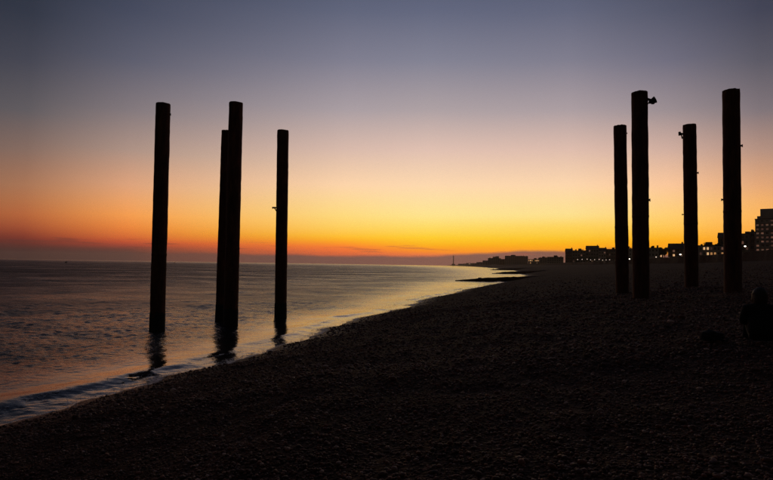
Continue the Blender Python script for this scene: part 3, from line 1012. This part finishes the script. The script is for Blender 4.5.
# ------------------------------------------------------------------ trees on the seafront
def tree(loc, H, Wd, seed, label):
    rr = random.Random(seed)
    nr = np.random.default_rng(seed)
    root = empty('tree', loc, label=label, cat='tree', group='trees on the seafront')

    def tb(bm):
        bm_tube(bm, (0, 0, -0.5), (0.1, 0, H * 0.5), H * 0.028, H * 0.018, 8)
        for k in range(7):
            a = k * 0.9 + rr.random()
            z = H * rr.uniform(0.32, 0.52)
            bm_tube(bm, (0.05, 0, z), (Wd * .35 * math.cos(a), Wd * .35 * math.sin(a), z + H * rr.uniform(.15, .35)), H * .012, H * .005, 6)
    part('trunk', root, M['bark'], tb)
    cl = []
    for k in range(16):
        a, q = rr.random() * 6.28, rr.random() ** 0.6
        cl.append((Wd * .42 * q * math.cos(a), Wd * .42 * q * math.sin(a), H * rr.uniform(0.5, 0.9), Wd * rr.uniform(0.12, 0.22)))
    P = []
    for c in cl:
        k = 85
        d = nr.normal(0, 1, (k, 3))
        d /= np.linalg.norm(d, axis=1)[:, None]
        P.append(np.array(c[:3]) + d * c[3] * nr.uniform(0.5, 1.1, (k, 1)) * np.array([1, 1, 0.8]))
    P = np.concatenate(P)
    N = len(P)
    u = nr.normal(0, 1, (N, 3))
    u /= np.linalg.norm(u, axis=1)[:, None]
    v = np.cross(u, nr.normal(0, 1, (N, 3)))
    v /= np.linalg.norm(v, axis=1)[:, None]
    sz = nr.uniform(0.25, 0.5, (N, 1)) * H / 11
    Q = np.stack([P - u * sz, P - v * sz * .6, P + u * sz, P + v * sz * .6], 1).reshape(-1, 3)
    link('crown', mesh_np('crown', Q, np.arange(4 * N).reshape(-1, 4), False, M['leaf']), root)
    return root


for i, (x, y, H, Wd, lb) in enumerate([
        (157.0, 322, 8.3, 5.0, 'dark round tree right of the small pale house'),
        (160.6, 323, 8.7, 5.5, 'dark tree in the middle of the gap between two beach columns'),
        (176.2, 306, 11.0, 6.0, 'dark tree standing above the lit hotel roof'),
        (180.4, 309, 10.8, 5.0, 'dark tree rising behind the right end of the lit hotel'),
        (184.4, 309, 12.6, 3.4, 'slender tree beside the thickest beach column'),
        (213.5, 470, 12.9, 7.0, 'dark tree peeping out behind the floodlight column')]):
    tree((x, y, PROM), H, Wd, 100 + i, lb)


# ------------------------------------------------------------------ street lamps
lamp_me = {}


def lamp(x, y, h, label, big=False):
    root = empty('street_lamp', (x, y, PROM), label=label, cat='lamp', group='lamps along the seafront')
    k = (h, big)
    if k not in lamp_me:
        bm = bmesh.new()
        bm_tube(bm, (0, 0, -0.3), (0, 0, 0.9), 0.14, 0.11, 8)
        bm_tube(bm, (0, 0, 0.9), (0, 0, h), 0.075, 0.05, 8)
        bm_tube(bm, (0, 0, h), (0, -0.8, h + 0.12), 0.04, 0.04, 6)
        a = bm_mesh('post', bm, M['iron'])
        bm = bmesh.new()
        bmesh.ops.create_icosphere(bm, subdivisions=2, radius=0.42 if big else 0.30)
        bmesh.ops.scale(bm, vec=(1, 1.2, 0.7), verts=bm.verts)
        b = bm_mesh('lantern', bm, M['lamp_white'] if big else M['lamp_soft'], True)
        lamp_me[k] = (a, b)
    a, b = lamp_me[k]
    link('post', a, root)
    link('lantern', b, root, (0, -0.8, h - 0.08))
    return root


nth = ['first', 'second', 'third', 'fourth', 'fifth', 'sixth', 'seventh', 'eighth', 'ninth', 'tenth']
for i, px in enumerate((577.5, 582, 587, 590.5, 594.5, 599, 602.5, 606, 609.5)):
    y = 478 + i * 2
    lamp((px - 386.5) / 560 * y, y, 2.6 + 0.25 * (i % 3), '%s small lamp from the left in front of the long terrace' % nth[i])
lamp(191.8, 300, 8.6, 'bright white street lamp right of the thickest column', True)
lamp(151.4, 315, 2.4, 'small lamp in front of the small pale house')
lamp(158.5, 315, 2.2, 'small lamp under the dark trees between the columns')
lamp(163.4, 312, 4.0, 'white street lamp left of the fourth column', True)
lamp(198.6, 470 - 12, 3.4, 'lamp glimpsed in the slit between the two left beach columns', True)


# ------------------------------------------------------------------ buoys
def buoy(x, y, k, label):
    root = empty('buoy', (x, y, -0.3), label=label, cat='buoy', group='buoys on the sea')
    part('float', root, M['iron'], lambda bm: bm_lathe(bm, [(0.2 * k, -0.6), (0.9 * k, -0.3), (1.0 * k, 0.4 * k), (0.6 * k, 0.95 * k), (0.12 * k, 1.1 * k)], 16, 0, True), True)
    part('topmark', root, M['iron'], lambda bm: (bm_tube(bm, (0, 0, k), (0, 0, 1.9 * k), 0.10 * k, 0.08 * k, 8), bm_box(bm, (0, 0, 1.75 * k), (0.5 * k, 0.5 * k, 0.3 * k))))


buoy(-274, 480, 1.0, 'small dark buoy on the far left of the sea')
buoy(-328, 870, 1.1, 'tiny dark buoy near the horizon right of the leftmost column')


# ------------------------------------------------------------------ person sitting on the shingle, and a bag
def skin_mesh(name, pts, edges, radii, root_i, material, parent, sub=2):
    me = bpy.data.meshes.new(name)
    me.from_pydata(pts, edges, [])
    me.materials.append(material)
    o = link(name, me, parent)
    mod = o.modifiers.new('skin', 'SKIN')
    mod.use_smooth_shade = True
    for i, r in enumerate(radii):
        sv = me.skin_vertices[0].data[i]
        sv.radius = r if isinstance(r, tuple) else (r, r)
        sv.use_root = (i == root_i)
    sm = o.modifiers.new('sub', 'SUBSURF')
    sm.levels = sm.render_levels = sub
    return o


PX, PY = 5.98, 8.95
pz = float(beach_z(np.array([PX]), np.array([PY]))[0])
man = empty('person', (PX, PY, pz), R(-26), label='person in dark clothes sitting on the shingle facing the sunset', cat='person')
# own frame: +y is where the person looks
pts = [(0, 0, .13), (0, .02, .30), (0, .06, .46), (0, .07, .56), (0, .09, .63), (0, .115, .72), (0, .13, .80),                       # 0-6 pelvis..crown of head
       (.10, .03, .13), (.17, .36, .40), (.14, .52, .06), (.15, .66, .04),                                                          # 7-10 right leg
       (-.10, .03, .13), (-.14, .35, .38), (-.16, .50, .06), (-.17, .64, .04),                                                      # 11-14 left leg
       (.19, .06, .545), (.26, .14, .34), (.17, .36, .33), (.08, .42, .32),                                                         # 15-18 right arm
       (-.19, .06, .545), (-.23, .13, .34), (-.14, .35, .32), (-.07, .42, .31)]                                                     # 19-22 left arm
eds = [(0, 1), (1, 2), (2, 3), (3, 4), (4, 5), (5, 6), (0, 7), (7, 8), (8, 9), (9, 10), (0, 11), (11, 12), (12, 13), (13, 14),
       (3, 15), (15, 16), (16, 17), (17, 18), (3, 19), (19, 20), (20, 21), (21, 22)]
rad = [(.17, .13), (.15, .11), (.17, .11), (.14, .09), .058, (.085, .095), (.065, .075),
       .095, .068, .045, .038, .095, .068, .045, .038, .062, .047, .038, .03, .062, .047, .038, .03]
skin_mesh('body', pts, eds, rad, 0, M['denim'], man)
# jacket over torso and arms
pj = [(0, -.02, .10), (0, .01, .30), (0, .05, .46), (0, .06, .57), (0, .08, .62), (.19, .055, .55), (.27, .13, .34), (.18, .34, .33), (-.19, .055, .55), (-.235, .12, .34), (-.15, .33, .32)]
ej = [(0, 1), (1, 2), (2, 3), (3, 4), (3, 5), (5, 6), (6, 7), (3, 8), (8, 9), (9, 10)]
rj = [(.235, .185), (.205, .15), (.205, .135), (.165, .115), (.085, .08), .085, .068, .055, .085, .068, .055]
skin_mesh('jacket', pj, ej, rj, 0, M['cloth_dark'], man)


def hairb(bm):
    ret = bmesh.ops.create_icosphere(bm, subdivisions=4, radius=1.0)
    for v in bm.verts:
        c = v.co
        f = 1 + 0.05 * math.sin(c.x * 17 + c.z * 5) * math.cos(c.y * 11) + 0.03 * math.sin(c.x * 31 + 3 * c.z)
        x, y_, z = c.x * 0.108 * f, c.y * 0.118 * f, c.z * 0.125 * f
        if c.z < -0.1:                       # falls to the nape and shoulders behind
            y_ -= 0.03 * (-c.z)
            z *= 1.55
            x *= 1.0 + 0.25 * (-c.z)
        if c.y > 0.55 and c.z < 0.35:        # face left open
            y_ *= 0.55
        v.co = (x, y_ + 0.105, z + 0.775)


part('hair', man, M['hair'], hairb, True)


def faceb(bm):
    bmesh.ops.create_icosphere(bm, subdivisions=3, radius=1.0)
    for v in bm.verts:
        c = v.co.copy()
        x, y_, z = c.x * 0.078, c.y * 0.095, c.z * 0.112
        if c.y > 0.2:
            nose = math.exp(-((x / 0.016) ** 2 + ((z + 0.012) / 0.03) ** 2))
            eyes = math.exp(-(((abs(x) - 0.032) / 0.014) ** 2 + ((z - 0.012) / 0.012) ** 2))
            mouth = math.exp(-((x / 0.026) ** 2 + ((z + 0.055) / 0.01) ** 2))
            y_ += 0.022 * nose - 0.010 * eyes - 0.004 * mouth
        v.co = (x, y_ + 0.135, z + 0.752)


part('face', man, M['skin'], faceb, True)
for sg in (-1, 1):
    def shoe(bm, sg=sg):
        bmesh.ops.create_icosphere(bm, subdivisions=3, radius=1.0)
        for v in bm.verts:
            c = v.co.copy()
            z = c.z * 0.055
            if z < -0.03:
                z = -0.03
            v.co = (c.x * 0.05 + sg * 0.16, c.y * 0.145 + 0.60, z * (1.25 - 0.45 * c.y) + 0.045)
    part('shoe', man, M['cloth_dark'], shoe, True)
    # hand: palm with four fingers and a thumb closing on the other wrist
    hp = [(sg * .10, .41, .315), (sg * .055, .435, .315)]
    he = [(0, 1)]
    hr = [.028, .03]
    for q in range(4):
        zq = .342 - .018 * q
        b0 = len(hp)
        ln_ = (0.036, 0.042, 0.039, 0.030)[q]
        hp += [(sg * .03, .45 + .004 * q, zq), (sg * (.03 - ln_ * .7), .448, zq - .004), (sg * (.03 - ln_ * 1.1), .425, zq - .008)]
        he += [(1, b0), (b0, b0 + 1), (b0 + 1, b0 + 2)]
        hr += [.010, .009, .008]
    b0 = len(hp)
    hp += [(sg * .06, .41, .345), (sg * .035, .395, .355)]
    he += [(0, b0), (b0, b0 + 1)]
    hr += [.011, .009]
    skin_mesh('hand', hp, he, hr, 0, M['skin'], man, 1)

BX, BY = 5.44, 9.35
bz = float(beach_z(np.array([BX]), np.array([BY]))[0])
bag = empty('bag', (BX, BY, bz), R(20), label='dark slumped bag lying on the shingle left of the seated person', cat='bag')


def bagb(bm):
    bmesh.ops.create_icosphere(bm, subdivisions=4, radius=1.0)
    for v in bm.verts:
        c = v.co.copy()
        sx = math.copysign(abs(c.x) ** 0.7, c.x)
        sy = math.copysign(abs(c.y) ** 0.75, c.y)
        sz = math.copysign(abs(c.z) ** 0.8, c.z)
        f = 1 + 0.05 * math.sin(7 * c.x + 3 * c.y) + 0.04 * math.sin(11 * c.z + 5 * c.x)
        z = sz * 0.085 * f * (1 - 0.25 * c.x)
        v.co = (sx * 0.19 * f, sy * 0.12 * f, max(z, -0.07) + 0.075)


part('bag_body', bag, M['canvas'], bagb, True)


def flap(bm):
    for i in range(9):
        pass
    N = 12
    rows = []
    for i in range(N + 1):
        a = -0.2 + 2.4 * i / N
        row = []
        for j in range(7):
            yy = -0.10 + 0.2 * j / 6
            row.append(bm.verts.new((-0.165 * math.cos(a) * 0.55 - 0.07, yy, 0.085 + 0.105 * math.sin(a) * (1 - 0.3 * abs(yy) / 0.1) + 0.004 * math.sin(j * 2 + i))))
        rows.append(row)
    for a, b in zip(rows, rows[1:]):
        for k in range(6):
            bm.faces.new((a[k], a[k + 1], b[k + 1], b[k]))


fo = part('flap', bag, M['canvas'], flap, True)
fo.modifiers.new('thick', 'SOLIDIFY').thickness = 0.008


def strapb(bm):
    pr = None
    for i in range(19):
        a = math.pi * i / 18
        q = Vector((-0.16 * math.cos(a), -0.12 - 0.11 * math.sin(a), 0.03 + 0.035 * math.sin(2 * a) ** 2))
        if pr is not None:
            bm_tube(bm, pr, q, 0.012, 0.012, 6)
        pr = q


part('strap', bag, M['strap'], strapb)


# ------------------------------------------------------------------ evening haze over sea and seafront
hz = bpy.data.materials.new('evening_haze')
hz.use_nodes = True
hz.node_tree.nodes.clear()
hn = NT(hz.node_tree)
ho = hn.n('ShaderNodeOutputMaterial')
hv = hn.n('ShaderNodeVolumePrincipled')
hv.inputs['Color'].default_value = (0.88, 0.78, 0.72, 1)
hv.inputs['Density'].default_value = HAZE
hv.inputs['Anisotropy'].default_value = 0.7
hn.link(hv.outputs[0], ho.inputs['Volume'])
bm = bmesh.new()
bm_box(bm, (-1000, 3600, 38), (12600, 7500, 104))
hb = link('haze', bm_mesh('haze', bm, hz))
tag(hb, 'thin evening haze over the sea and distant seafront', 'haze', kind='stuff')
